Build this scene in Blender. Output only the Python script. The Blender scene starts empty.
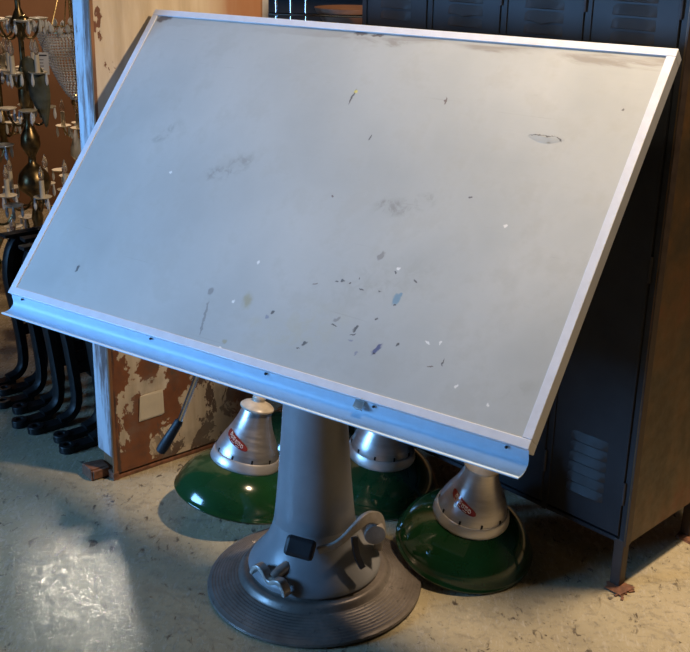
import bpy, bmesh, math, random
from mathutils import Vector, Matrix, noise
random.seed(7)
PI = math.pi
scene = bpy.context.scene
COL = scene.collection
V = Vector

# ------------------------------------------------------------------ materials
def new_mat(name):
    m = bpy.data.materials.new(name); m.use_nodes = True
    nt = m.node_tree
    b = nt.nodes['Principled BSDF']
    return m, nt, b

def N(nt, typ, **kw):
    n = nt.nodes.new(typ)
    for k, v in kw.items():
        if k.startswith('i_'):
            n.inputs[k[2:].replace('_', ' ')].default_value = v
        else:
            setattr(n, k, v)
    return n

def coords(nt):
    return N(nt, 'ShaderNodeTexCoord').outputs['Object']

def noise_tex(nt, vec, scale, detail=4, rough=.55, stretch=None, dist=0):
    if stretch:
        mp = N(nt, 'ShaderNodeMapping'); mp.inputs['Scale'].default_value = stretch
        nt.links.new(vec, mp.inputs['Vector']); vec = mp.outputs[0]
    n = N(nt, 'ShaderNodeTexNoise')
    n.inputs['Scale'].default_value = scale; n.inputs['Detail'].default_value = detail
    n.inputs['Roughness'].default_value = rough; n.inputs['Distortion'].default_value = dist
    nt.links.new(vec, n.inputs['Vector'])
    return n.outputs['Fac']

def ramp(nt, fac, stops):
    r = N(nt, 'ShaderNodeValToRGB')
    e = r.color_ramp.elements
    while len(e) < len(stops): e.new(.5)
    for el, (p, c) in zip(e, stops):
        el.position = p
        el.color = (*c, 1) if len(c) == 3 else c
    nt.links.new(fac, r.inputs['Fac'])
    return r.outputs['Color']

def mix(nt, fac, a, b):
    m = N(nt, 'ShaderNodeMix', data_type='RGBA')
    for sock, v in ((m.inputs['Factor'], fac), (m.inputs['A'], a), (m.inputs['B'], b)):
        pass
    ia = [s for s in m.inputs if s.name == 'A' and s.type == 'RGBA'][0]
    ib = [s for s in m.inputs if s.name == 'B' and s.type == 'RGBA'][0]
    i0 = [s for s in m.inputs if s.name == 'Factor' and s.type == 'VALUE'][0]
    for s, v in ((i0, fac), (ia, a), (ib, b)):
        if hasattr(v, 'is_output'): nt.links.new(v, s)
        elif isinstance(v, (int, float)): s.default_value = v
        else: s.default_value = (*v, 1)
    return [s for s in m.outputs if s.type == 'RGBA'][0]

def math_n(nt, op, a, b=None, c=None):
    m = N(nt, 'ShaderNodeMath', operation=op)
    for i, v in enumerate((a, b, c)):
        if v is None: continue
        if hasattr(v, 'is_output'): nt.links.new(v, m.inputs[i])
        else: m.inputs[i].default_value = v
    return m.outputs[0]

def mrange(nt, v, a, b, c=0., d=1.):
    m = N(nt, 'ShaderNodeMapRange', interpolation_type='SMOOTHSTEP')
    for i, x in zip(range(1, 5), (a, b, c, d)): m.inputs[i].default_value = x
    nt.links.new(v, m.inputs[0])
    return m.outputs[0]

def bump(nt, b, h, strength=.3, dist=.005):
    n = N(nt, 'ShaderNodeBump'); n.inputs['Strength'].default_value = strength
    n.inputs['Distance'].default_value = dist
    nt.links.new(h, n.inputs['Height']); nt.links.new(n.outputs[0], b.inputs['Normal'])

def simple(name, col, rough=.5, metal=0., var=.15, scale=20, bstr=0, coat=0, trans=0, ior=None, stretch=None):
    """plain material with a little procedural variation of colour and gloss"""
    m, nt, b = new_mat(name)
    c = coords(nt)
    f = noise_tex(nt, c, scale, 5, .6, stretch)
    lo = tuple(x * (1 - var) for x in col); hi = tuple(min(1, x * (1 + var)) for x in col)
    nt.links.new(ramp(nt, f, [(.3, lo), (.7, hi)]), b.inputs['Base Color'])
    b.inputs['Metallic'].default_value = metal
    nt.links.new(mrange(nt, f, .2, .8, max(.02, rough * .8), min(1, rough * 1.2)), b.inputs['Roughness'])
    if coat: b.inputs['Coat Weight'].default_value = coat; b.inputs['Coat Roughness'].default_value = .04
    if trans: b.inputs['Transmission Weight'].default_value = trans
    if ior: b.inputs['IOR'].default_value = ior
    if bstr: bump(nt, b, f, bstr, .004)
    return m

M = {}
M['frame'] = simple('pale_grey_enamel', (.60, .63, .68), .35, 0, .06, 30)
M['ledge'] = simple('pale_ledge_paint_daylight_tint', (.50, .65, .78), .48, 0, .05, 30)  # blue of the daylight is mixed into the pale ledge colour
M['column'] = simple('grey_machine_paint', (.225, .230, .240), .38, 0, .12, 9, .05)
M['rubber'] = simple('black_rubber', (.012, .012, .014), .55, 0, .2, 60)
M['chrome'] = simple('chrome', (.78, .78, .78), .12, 1, .05, 40)
M['clamp'] = simple('dull_steel', (.46, .43, .39), .38, .75, .2, 40)
M['lever_paint'] = simple('worn_grey_lever', (.33, .30, .27), .45, .2, .25, 30)
M['dark_steel'] = simple('dark_steel', (.05, .05, .055), .5, .5, .3, 30)
M['alu'] = simple('spun_aluminium', (.52, .50, .49), .36, .85, .12, 14, 0, stretch=(1, 1, 8))
M['alu_light'] = simple('pale_aluminium', (.66, .64, .62), .40, .7, .08, 14)
M['porcelain'] = simple('cream_porcelain', (.50, .45, .37), .35, 0, .16, 40)
M['white_enamel'] = simple('white_enamel', (.80, .80, .77), .25, 0, .04, 20)
M['green'] = simple('green_enamel', (.008, .046, .016), .13, 0, .2, 8, 0, .6)
M['red_label'] = simple('red_sticker', (.20, .028, .022), .14, 0, .3, 60, 0, .5)
M['label_white'] = simple('sticker_script', (.60, .52, .48), .3, 0, .2, 120)
M['black_hole'] = simple('black_slot', (.004, .004, .004), .8)
M['iron'] = simple('black_cast_iron', (.015, .0145, .014), .5, .3, .35, 25, .2)
M['brass'] = simple('aged_brass', (.50, .38, .18), .28, .95, .35, 35)
M['dark_brass'] = simple('dark_brass', (.20, .15, .075), .32, .9, .35, 35)
M['cream'] = simple('cream_candle_sleeve', (.72, .66, .52), .5, 0, .08, 40)
M['saucer'] = simple('cream_drip_pan', (.80, .74, .58), .3, 0, .1, 40)
M['crystal'] = simple('crystal_glass', (.84, .90, .97), .06, 0, .06, 30, trans=.15, ior=1.5)
M['bulb'] = simple('clear_bulb', (.92, .90, .86), .06, 0, .03, 30, trans=.85, ior=1.45)
M['smoke_glass'] = simple('dark_olive_glass', (.10, .11, .085), .12, 0, .4, 18, 0, .5)
M['tag'] = simple('white_paper_tag', (.74, .77, .80), .7, 0, .03, 30)
M['ink'] = simple('dark_ink', (.03, .03, .045), .7)
M['wood_dark'] = simple('brown_turned_wood', (.20, .10, .06), .5, 0, .2, 12)
M['shelf'] = simple('black_shelf', (.012, .012, .014), .55, .2, .3, 15)
M['grey_strip'] = simple('grey_painted_batten', (.34, .34, .35), .6, 0, .15, 20)
M['lens'] = simple('lamp_diffuser', (.8, .8, .78), .4)

def locker_front():
    m, nt, b = new_mat('blue_grey_locker_paint')
    c = coords(nt)
    f = noise_tex(nt, c, 6, 6, .6)
    g = noise_tex(nt, c, 40, 4, .7)
    base = ramp(nt, f, [(.3, (.021, .022, .024)), (.7, (.036, .038, .042))])
    wear = mrange(nt, g, .68, .80)
    nt.links.new(mix(nt, wear, base, (.09, .06, .045)), b.inputs['Base Color'])
    b.inputs['Roughness'].default_value = .5
    b.inputs['Specular IOR Level'].default_value = .22
    return m
M['locker'] = locker_front()
M['louver'] = simple('worn_louver_steel', (.026, .024, .023), .6, 0, .25, 25)

def locker_side():
    m, nt, b = new_mat('rusty_brown_locker_side')
    c = coords(nt)
    f = noise_tex(nt, c, 4.2, 6, .62)
    g = noise_tex(nt, c, 22, 5, .7)
    col = ramp(nt, f, [(.28, (.034, .026, .015)), (.44, (.075, .048, .020)), (.56, (.120, .062, .020)), (.68, (.165, .052, .018))])
    col = mix(nt, mrange(nt, g, .55, .8, 0, .5), col, (.07, .05, .035))
    nt.links.new(col, b.inputs['Base Color'])
    nt.links.new(mrange(nt, g, .2, .8, .35, .6), b.inputs['Roughness'])
    bump(nt, b, g, .15, .003)
    return m
M['locker_side'] = locker_side()
M['rust'] = simple('flaky_rust', (.17, .075, .04), .8, 0, .5, 60, .5)
M['leg_brown'] = simple('dark_brown_leg', (.060, .040, .030), .55, .2, .3, 30)

def base_metal():
    m, nt, b = new_mat('worn_bare_iron_base')
    c = coords(nt)
    f = noise_tex(nt, c, 7, 7, .7)
    g = noise_tex(nt, c, 45, 4, .6)
    col = ramp(nt, f, [(.3, (.10, .083, .070)), (.55, (.215, .188, .165)), (.75, (.33, .30, .27))])
    col = mix(nt, mrange(nt, g, .60, .72, 0, .8), col, (.075, .065, .06))
    nt.links.new(col, b.inputs['Base Color'])
    b.inputs['Metallic'].default_value = .35
    nt.links.new(mrange(nt, f, .3, .7, .46, .30), b.inputs['Roughness'])
    bump(nt, b, g, .12, .002)
    return m
M['base'] = base_metal()

def floor_mat():
    m, nt, b = new_mat('scuffed_concrete')
    c = coords(nt)
    big = noise_tex(nt, c, 1.3, 5, .55)
    mid = noise_tex(nt, c, 7, 7, .65)
    fine = noise_tex(nt, c, 30, 6, .72, (1, 1.5, 1), .8)
    scr = noise_tex(nt, c, 22, 6, .75, (2.6, .8, 1), 1.6)
    speck = noise_tex(nt, c, 38, 4, .6, (1, .5, 1), .9)
    speck2 = noise_tex(nt, c, 75, 3, .6, (.6, 1, 1), .6)
    col = ramp(nt, big, [(.34, (.350, .302, .195)), (.5, (.445, .385, .245)), (.66, (.52, .445, .285))])
    col = mix(nt, mrange(nt, mid, .50, .70, 0, .5), col, (.27, .24, .175))
    col = mix(nt, mrange(nt, mid, .30, .42, .35, 0), col, (.56, .50, .37))
    col = mix(nt, mrange(nt, fine, .50, .62, 0, .5), col, (.22, .19, .135))
    col = mix(nt, mrange(nt, scr, .54, .66, 0, .4), col, (.60, .56, .47))
    dots = math_n(nt, 'MULTIPLY', mrange(nt, speck, .60, .655), mrange(nt, mid, .42, .56, .1, 1))
    dots = math_n(nt, 'MAXIMUM', dots, mrange(nt, speck2, .675, .71))
    col = mix(nt, math_n(nt, 'MULTIPLY', dots, .9), col, (.075, .060, .045))
    v = N(nt, 'ShaderNodeTexVoronoi', feature='DISTANCE_TO_EDGE'); v.inputs['Scale'].default_value = 1.3
    vm = N(nt, 'ShaderNodeVectorMath', operation='MULTIPLY_ADD')
    nz = N(nt, 'ShaderNodeTexNoise'); nz.inputs['Scale'].default_value = 5; nt.links.new(c, nz.inputs['Vector'])
    nt.links.new(nz.outputs['Color'], vm.inputs[0]); vm.inputs[1].default_value = (.25, .25, 0)
    nt.links.new(c, vm.inputs[2]); nt.links.new(vm.outputs[0], v.inputs['Vector'])
    col = mix(nt, mrange(nt, v.outputs['Distance'], .002, .006, .18, 0), col, (.13, .10, .075))
    nt.links.new(col, b.inputs['Base Color'])
    ro = math_n(nt, 'ADD', mrange(nt, fine, .42, .60, .0, .16), mrange(nt, scr, .42, .60, .07, .24))
    nt.links.new(ro, b.inputs['Roughness'])
    h = math_n(nt, 'ADD', math_n(nt, 'ADD', fine, math_n(nt, 'MULTIPLY', mid, 1.0)), math_n(nt, 'MULTIPLY', scr, 1.3))
    bump(nt, b, h, .085, .004)
    b.inputs['Specular IOR Level'].default_value = .8
    return m
M['floor'] = floor_mat()

M['wall_brown'] = simple('brown_painted_wall', (.24, .122, .060), .7, 0, .12, 2.5)
M['wall_grey'] = simple('grey_plaster', (.05, .048, .046), .8, 0, .1, 2)
M['ceil'] = simple('dark_ceiling_boards', (.045, .042, .04), .8, 0, .1, 2)

def door_face():
    m, nt, b = new_mat('peeling_rust_and_cream_paint')
    c = coords(nt)
    sep = N(nt, 'ShaderNodeSeparateXYZ'); nt.links.new(c, sep.inputs[0])
    X, Z = sep.outputs['X'], sep.outputs['Z']
    f = noise_tex(nt, c, 5.5, 8, .62, (1, 1, .8), .3)
    g = noise_tex(nt, c, 28, 5, .65)
    s = noise_tex(nt, c, 3, 5, .6, (5, 5, .7))
    cream = ramp(nt, s, [(.35, (.42, .345, .245)), (.5, (.52, .44, .325)), (.68, (.61, .545, .44))])
    rust = ramp(nt, f, [(.3, (.115, .042, .018)), (.5, (.20, .072, .026)), (.7, (.14, .062, .035))])
    rust = mix(nt, mrange(nt, g, .45, .7, 0, .5), rust, (.085, .055, .04))
    # more bare rust low and towards the left of the slab, more cream high and to the right
    bias = math_n(nt, 'ADD', math_n(nt, 'MULTIPLY', Z, .16), math_n(nt, 'MULTIPLY', X, .24))
    val = math_n(nt, 'ADD', math_n(nt, 'ADD', math_n(nt, 'MULTIPLY', f, 1.25), math_n(nt, 'MULTIPLY', g, .12)), bias)
    isc = mrange(nt, val, .765, .78)
    col = mix(nt, isc, rust, cream)
    chip = noise_tex(nt, c, 9, 7, .68, (1, 1, .75), .5)
    low = math_n(nt, 'MULTIPLY', mrange(nt, Z, .75, 1.05, 1, .0), mrange(nt, X, .10, .22))
    col = mix(nt, math_n(nt, 'MULTIPLY', low, mrange(nt, chip, .545, .56)), col, (.105, .066, .045))
    grime = noise_tex(nt, c, 4, 4, .6)
    col = mix(nt, math_n(nt, 'MULTIPLY', mrange(nt, Z, .5, .8, 1, 0), mrange(nt, grime, .50, .66, 0, .55)), col, (.16, .15, .125))
    # orange brown stain on the far edge of the slab
    st = math_n(nt, 'ADD', X, math_n(nt, 'MULTIPLY', s, .22))
    col = mix(nt, mrange(nt, st, .52, .66, 0, .85), col, (.27, .095, .025))
    # dark vertical cracks in the paint
    ck = noise_tex(nt, c, 6, 5, .6, (9, 9, .8))
    col = mix(nt, math_n(nt, 'MULTIPLY', mrange(nt, ck, .66, .70), mrange(nt, Z, .6, 1.0)), col, (.05, .03, .025))
    # dark chipped line beside the edge
    el = math_n(nt, 'ADD', X, math_n(nt, 'MULTIPLY', g, .02))
    band = math_n(nt, 'MULTIPLY', mrange(nt, el, .022, .028), mrange(nt, el, .034, .040, 1, 0))
    col = mix(nt, math_n(nt, 'MULTIPLY', band, mrange(nt, ck, .40, .52)), col, (.06, .035, .025))
    nt.links.new(col, b.inputs['Base Color'])
    b.inputs['Roughness'].default_value = .65
    bump(nt, b, math_n(nt, 'ADD', isc, math_n(nt, 'MULTIPLY', g, .4)), .35, .003)
    return m
M['door_face'] = door_face()

def door_edge():
    m, nt, b = new_mat('peeling_white_edge_paint')
    c = coords(nt)
    f = noise_tex(nt, c, 7, 7, .65, (2.4, 2.4, .45))
    g = noise_tex(nt, c, 34, 4, .6, (1.5, 1.5, .6))
    col = ramp(nt, f, [(.40, (.15, .095, .08)), (.46, (.30, .225, .21)), (.54, (.54, .53, .55)), (.75, (.64, .63, .65))])
    col = mix(nt, mrange(nt, g, .66, .72), col, (.12, .06, .04))
    nt.links.new(col, b.inputs['Base Color'])
    b.inputs['Roughness'].default_value = .6
    bump(nt, b, f, .3, .003)
    return m
M['door_edge'] = door_edge()
M['door_trim'] = simple('bare_brown_edge_wood', (.20, .095, .040), .65, 0, .45, 14, .2, stretch=(4, 4, .5))
M['patch'] = simple('pale_paper_patch', (.56, .50, .38), .7, 0, .08, 20)

# marks on the drawing surface: u, v, half length, half width, angle, kind   (board coordinates, metres)
MARKS = [(0.022,0.264,0.0297,0.0045,1.52,'d'),(0.025,0.279,0.0058,0.006,0.11,'y'),(0.284,0.283,0.0141,0.0043,1.81,'n'),(0.125,0.156,0.0118,0.0049,1.55,'d'),(0.449,0.042,0.0049,0.0052,0.17,'d'),(0.719,0.312,0.0044,0.0046,0.12,'d'),(0.094,-0.016,0.0056,0.0055,0.17,'n'),(-0.587,-0.358,0.0134,0.0079,1.37,'d'),(-0.128,-0.326,0.0129,0.0111,1.69,'g'),(-0.114,-0.381,0.0365,0.0049,1.79,'g'),(-0.105,-0.421,0.0235,0.0036,1.85,'g'),(-0.011,-0.325,0.0164,0.0249,0.39,'o'),(0.036,-0.373,0.0251,0.0207,0.23,'o2'),(-0.022,-0.438,0.0086,0.0065,0.24,'o'),(-0.026,-0.455,0.0057,0.0039,0.25,'w'),(0.073,-0.338,0.0073,0.007,0.79,'d'),(0.064,-0.351,0.0049,0.0073,0.79,'l'),(0.193,-0.39,0.0092,0.0071,1.01,'d'),(0.183,-0.403,0.0049,0.004,0.6,'d'),(0.248,-0.315,0.012,0.0054,0.6,'g'),(0.249,-0.33,0.0109,0.0028,-0.08,'d'),(0.305,-0.324,0.0126,0.0065,1.43,'d'),(0.306,-0.339,0.0118,0.0031,0.6,'d'),(0.305,-0.355,0.0076,0.0024,0.24,'l'),(0.377,-0.359,0.0199,0.0063,1.05,'b'),(0.374,-0.37,0.0073,0.0048,0.25,'d'),(0.374,-0.235,0.0120,0.0170,-0.03,'t'),(0.380,-0.222,0.0060,0.0080,.5,'t'),(.566,.2235,.030,.0022,.02,'d'),(.540,.2225,.016,.0022,.25,'d'),(.600,.219,.014,.0022,-.45,'d'),(0.378,-0.249,0.0049,0.0044,0.23,'d'),(0.346,-0.29,0.0056,0.0049,1.22,'d'),(0.422,-0.336,0.0066,0.0042,1.12,'d'),(0.22,-0.22,0.0073,0.005,0.58,'d'),(0.205,-0.226,0.0053,0.0036,0.21,'d'),(0.242,-0.221,0.0047,0.0036,0.21,'d'),(0.153,-0.243,0.0099,0.004,0.58,'n'),(0.278,-0.231,0.008,0.0029,0.05,'d'),(0.261,-0.206,0.0047,0.0034,1.44,'d'),(0.291,-0.14,0.0139,0.0086,1.22,'g'),(0.402,-0.183,0.0081,0.0049,-0.42,'d'),(0.344,-0.173,0.005,0.0038,0.21,'d'),(0.327,-0.225,0.005,0.003,0.22,'d'),(0.541,-0.349,0.0113,0.0028,1.79,'d'),(0.518,-0.364,0.0092,0.0028,0.25,'n'),(0.331,-0.381,0.0067,0.0027,1.12,'l'),(-0.029,-0.224,0.0076,0.0038,1.57,'w'),(0.674,-0.412,0.0054,0.0043,0.27,'w'),(0.592,-0.391,0.0063,0.0033,0.92,'w'),(0.489,-0.314,0.0075,0.0035,-0.24,'w'),(0.518,-0.307,0.0043,0.003,1.02,'w'),(0.347,-0.162,0.005,0.0035,0.21,'w'),(0.558,-0.01,0.0046,0.005,0.19,'w'),(-0.049,-0.336,0.0058,0.0053,0.22,'w'),(-0.434,-0.033,0.0068,0.0062,0.16,'w'),(-0.233,0.018,0.0707,0.031,0.64,'s'),(-0.287,-0.009,0.0568,0.0204,0.53,'s'),(0.287,-0.013,0.075,0.027,0.27,'s'),(0.244,-0.01,0.0315,0.016,0.17,'s'),(-0.518,0.079,0.0617,0.0201,0.85,'s'),(0.342,0.016,0.0353,0.021,0.17,'s'),(0.729,-0.363,0.0607,0.0178,0.64,'s2'),(0.168,-0.363,0.1475,0.0787,0.5,'o2'),(0.316,-0.2,0.1637,0.0579,0.49,'s2'),(-0.736,0.452,0.0326,0.0152,0.21,'k'),(-0.752,0.444,0.0118,0.0142,0.96,'k'),(-0.729,0.46,0.0232,0.0107,0.07,'k'),(-0.038,0.452,0.0258,0.0073,0.1,'k'),(0.013,0.450,0.023,0.0051,0.05,'k')]
KIND = dict(d=((.035, .032, .035), .78), n=((.11, .075, .06), .8), g=((.17, .16, .145), .6), y=((.62, .55, .12), .8),
            o=((.30, .25, .09), .55), o2=((.42, .39, .25), .30), l=((.16, .18, .26), .6), b=((.035, .045, .16), .8),
            t=((.06, .22, .34), .60), w=((.75, .75, .70), .9), s=((.20, .195, .17), .55), s2=((.30, .30, .26), .34),
            k=((.075, .055, .05), .8))

def board_mat():
    m, nt, b = new_mat('stained_grey_drafting_linoleum')
    c = coords(nt)
    big = noise_tex(nt, c, 2.2, 5, .55)
    mid = noise_tex(nt, c, 9, 6, .6)
    fine = noise_tex(nt, c, 120, 3, .6)
    streak = noise_tex(nt, c, 5, 6, .6, (1, 6, 1), .6)
    col = ramp(nt, big, [(.32, (.35, .366, .345)), (.52, (.405, .422, .398)), (.7, (.457, .470, .440))])
    col = mix(nt, mrange(nt, mid, .48, .66, 0, .32), col, (.335, .335, .295))
    # water stain band along the upper edge
    sep = N(nt, 'ShaderNodeSeparateXYZ'); nt.links.new(c, sep.inputs[0])
    edge = math_n(nt, 'ADD', sep.outputs['Y'], math_n(nt, 'MULTIPLY', math_n(nt, 'SUBTRACT', streak, .5), .10))
    band = math_n(nt, 'MULTIPLY', mrange(nt, edge, .424, .440, 0, .62), mrange(nt, sep.outputs['X'], -.35, .2, .25, 1))
    col = mix(nt, math_n(nt, 'MULTIPLY', band, mrange(nt, streak, .42, .60, .25, 1)), col, (.20, .175, .145))
    # fine scratches
    sc = noise_tex(nt, c, 14, 3, .5, (.35, 7, 1), .8)
    col = mix(nt, mrange(nt, sc, .70, .74, 0, .22), col, (.25, .24, .22))
    # warped lookup so that spots get ragged outlines
    nz = N(nt, 'ShaderNodeTexNoise'); nz.inputs['Scale'].default_value = 90; nt.links.new(c, nz.inputs['Vector'])
    wv = N(nt, 'ShaderNodeVectorMath', operation='MULTIPLY_ADD')
    nt.links.new(nz.outputs['Color'], wv.inputs[0]); wv.inputs[1].default_value = (.013, .013, 0)
    sh = N(nt, 'ShaderNodeVectorMath', operation='ADD'); nt.links.new(c, sh.inputs[0]); sh.inputs[1].default_value = (-.0065, -.0065, 0)
    nt.links.new(sh.outputs[0], wv.inputs[2])
    smud = noise_tex(nt, c, 30, 5, .65, None, .8)
    masks = {}
    for u, v, l, s, a, k in MARKS:
        if k in ('d', 'n'): l, s = l * .9, s * .72
        mp = N(nt, 'ShaderNodeMapping', vector_type='TEXTURE')
        mp.inputs['Location'].default_value = (u, v, 0)
        mp.inputs['Rotation'].default_value = (0, 0, a)
        mp.inputs['Scale'].default_value = (l, s, 1)
        nt.links.new(wv.outputs[0], mp.inputs['Vector'])
        fl = N(nt, 'ShaderNodeVectorMath', operation='MULTIPLY'); fl.inputs[1].default_value = (1, 1, 0)
        nt.links.new(mp.outputs[0], fl.inputs[0])
        ln = N(nt, 'ShaderNodeVectorMath', operation='LENGTH'); nt.links.new(fl.outputs[0], ln.inputs[0])
        soft = k in ('s', 's2', 'o2', 'o')
        d = mrange(nt, ln.outputs['Value'], .2 if soft else .55, 1.25 if soft else 1.05, 1, 0)
        masks[k] = d if k not in masks else math_n(nt, 'MAXIMUM', masks[k], d)
    for k in ('o2', 's2', 's', 'o', 'g', 'k', 'n', 'l', 'b', 't', 'd', 'y', 'w'):
        cc, op = KIND[k]
        fac = math_n(nt, 'MULTIPLY', masks[k], op)
        if k in ('s', 's2', 'o2'): fac = math_n(nt, 'MULTIPLY', fac, mrange(nt, smud, .42, .62, .12, 1))
        col = mix(nt, fac, col, cc)
    nt.links.new(col, b.inputs['Base Color'])
    nt.links.new(mrange(nt, mid, .3, .7, .46, .62), b.inputs['Roughness'])
    h = math_n(nt, 'ADD', math_n(nt, 'MULTIPLY', streak, .5), math_n(nt, 'MULTIPLY', fine, .06))
    bump(nt, b, h, .10, .006)
    return m
M['board'] = board_mat()

# ------------------------------------------------------------------ mesh helpers
def box(bm, cx, cy, cz, sx, sy, sz, T=None):
    mt = Matrix.Translation((cx, cy, cz)) @ Matrix.Diagonal((sx, sy, sz, 1))
    if T is not None: mt = T @ mt
    return bmesh.ops.create_cube(bm, size=1, matrix=mt)['verts']

def lathe(bm, prof, seg=48, T=None, cap0=False, cap1=False):
    """revolve (r, z) pairs about z"""
    rings = []
    for r, z in prof:
        if r < 1e-6:
            p = V((0, 0, z)); rings.append([bm.verts.new(T @ p if T else p)])
        else:
            ring = []
            for i in range(seg):
                a = 2 * PI * i / seg
                p = V((r * math.cos(a), r * math.sin(a), z))
                ring.append(bm.verts.new(T @ p if T else p))
            rings.append(ring)
    for a, b in zip(rings, rings[1:]):
        if len(a) == 1 and len(b) == 1: continue
        for i in range(seg):
            j = (i + 1) % seg
            if len(a) == 1: bm.faces.new((a[0], b[j], b[i]))
            elif len(b) == 1: bm.faces.new((a[i], a[j], b[0]))
            else: bm.faces.new((a[i], a[j], b[j], b[i]))
    if cap0 and len(rings[0]) > 1: bm.faces.new(list(reversed(rings[0])))
    if cap1 and len(rings[-1]) > 1: bm.faces.new(rings[-1])

def catmull(pts, n=6):
    pts = [V(p) for p in pts]
    P = [pts[0] * 2 - pts[1]] + pts + [pts[-1] * 2 - pts[-2]]
    out = []
    for i in range(1, len(P) - 2):
        p0, p1, p2, p3 = P[i - 1:i + 3]
        for k in range(n):
            t = k / n
            out.append(.5 * ((2 * p1) + (p2 - p0) * t + (2 * p0 - 5 * p1 + 4 * p2 - p3) * t * t + (3 * p1 - p0 - 3 * p2 + p3) * t ** 3))
    out.append(pts[-1])
    return out

def sweep(bm, pts, section, up=V((0, 0, 1)), closed_section=True, scales=None):
    """sweep a 2-D section (list of (side, up)) along points"""
    pts = [V(p) for p in pts]
    rings = []
    side_prev = None
    for i, p in enumerate(pts):
        t = (pts[min(i + 1, len(pts) - 1)] - pts[max(i - 1, 0)]).normalized()
        if side_prev is None:
            s = t.cross(up)
            if s.length < 1e-3: s = t.cross(V((1, 0, 0)))
        else:
            s = side_prev - t * side_prev.dot(t)
        s.normalize(); side_prev = s
        u = s.cross(t).normalized()
        k = scales[i] if scales else 1
        rings.append([bm.verts.new(p + s * (a * k) + u * (b * k)) for a, b in section])
    n = len(section)
    for a, b in zip(rings, rings[1:]):
        for i in range(n if closed_section else n - 1):
            j = (i + 1) % n
            bm.faces.new((a[i], a[j], b[j], b[i]))
    if closed_section:
        bm.faces.new(list(reversed(rings[0]))); bm.faces.new(rings[-1])

def circ(r, seg=12):
    return [(r * math.cos(2 * PI * i / seg), r * math.sin(2 * PI * i / seg)) for i in range(seg)]

def tube(bm, pts, r, seg=12, radii=None):
    sweep(bm, pts, circ(r, seg), scales=[x / r for x in radii] if radii else None)

def rect(w, h):
    return [(-w / 2, -h / 2), (w / 2, -h / 2), (w / 2, h / 2), (-w / 2, h / 2)]

def ball(bm, r, T, sub=2):
    bmesh.ops.create_icosphere(bm, subdivisions=sub, radius=r, matrix=T)

def obj(name, bm, mat, parent=None, loc=None, Mx=None, smooth=None, bevel=0):
    bmesh.ops.recalc_face_normals(bm, faces=bm.faces[:])
    me = bpy.data.meshes.new(name); bm.to_mesh(me); bm.free()
    o = bpy.data.objects.new(name, me); COL.objects.link(o)
    for mm in (mat if isinstance(mat, (list, tuple)) else [mat]): me.materials.append(mm)
    if parent: o.parent = parent
    if Mx is not None: o.matrix_local = Mx
    elif loc is not None: o.location = loc
    if smooth is not None:
        me.polygons.foreach_set('use_smooth', [True] * len(me.polygons))
        if smooth < 180:
            try: me.set_sharp_from_angle(angle=math.radians(smooth))
            except Exception: pass
    if bevel:
        b = o.modifiers.new('bevel', 'BEVEL'); b.width = bevel; b.segments = 2; b.limit_method = 'ANGLE'
    return o

def tag(o, label, cat, group=None, kind=None):
    if label: o['label'] = label
    if cat: o['category'] = cat
    if group: o['group'] = group
    if kind: o['kind'] = kind
    return o

def thing(name, label, cat, loc=(0, 0, 0), rotz=0, group=None):
    o = bpy.data.objects.new(name, None); COL.objects.link(o)
    o.empty_display_size = .05
    o.location = loc; o.rotation_euler = (0, 0, rotz)
    return tag(o, label, cat, group)

def copy_tree(o, parent=None):
    c = o.copy(); COL.objects.link(c)
    if parent: c.parent = parent
    for ch in list(o.children): copy_tree(ch, c)
    return c

def struct(name, bm, mat, smooth=None):
    o = obj(name, bm, mat, smooth=smooth); o['kind'] = 'structure'; return o

B = bmesh.new

# ------------------------------------------------------------------ camera
cam_d = bpy.data.cameras.new('camera'); cam = bpy.data.objects.new('camera', cam_d); COL.objects.link(cam)
F, PITCH, ROLL, CH = 1061.76, math.radians(20.9086), math.radians(.72803), 1.77254
cam_d.sensor_fit = 'HORIZONTAL'; cam_d.sensor_width = 36; cam_d.lens = F * 36 / 690
cam_d.clip_start = .05
fw = V((0, math.cos(PITCH), -math.sin(PITCH))); up0 = V((0, math.sin(PITCH), math.cos(PITCH))); rt0 = V((1, 0, 0))
rt = rt0 * math.cos(ROLL) + up0 * math.sin(ROLL); up = -rt0 * math.sin(ROLL) + up0 * math.cos(ROLL)
cam.matrix_world = Matrix(((rt.x, up.x, -fw.x, 0), (rt.y, up.y, -fw.y, 0), (rt.z, up.z, -fw.z, CH), (0, 0, 0, 1)))
scene.camera = cam

# ------------------------------------------------------------------ room
XL, XR, YF, YB, ZC = -3.8, 3.3, -2.6, 6.7, 3.1
bm = B(); box(bm, (XL + XR) / 2, (YF + YB) / 2, -.05, XR - XL + .4, YB - YF + .4, .1); struct('floor', bm, M['floor'])
bm = B(); box(bm, (XL + XR) / 2, (YF + YB) / 2, ZC + .05, XR - XL + .4, YB - YF + .4, .1); struct('ceiling', bm, M['ceil'])
bm = B(); box(bm, (XL + XR) / 2, YB + .05, ZC / 2, XR - XL, .1, ZC); struct('wall_back', bm, M['wall_brown'])
bm = B(); box(bm, XR + .05, (YF + YB) / 2, ZC / 2, .1, YB - YF, ZC); struct('wall_right', bm, M['wall_grey'])
bm = B(); box(bm, (XL + XR) / 2, YF - .05, ZC / 2, XR - XL, .1, ZC); struct('wall_front', bm, M['wall_grey'])
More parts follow.
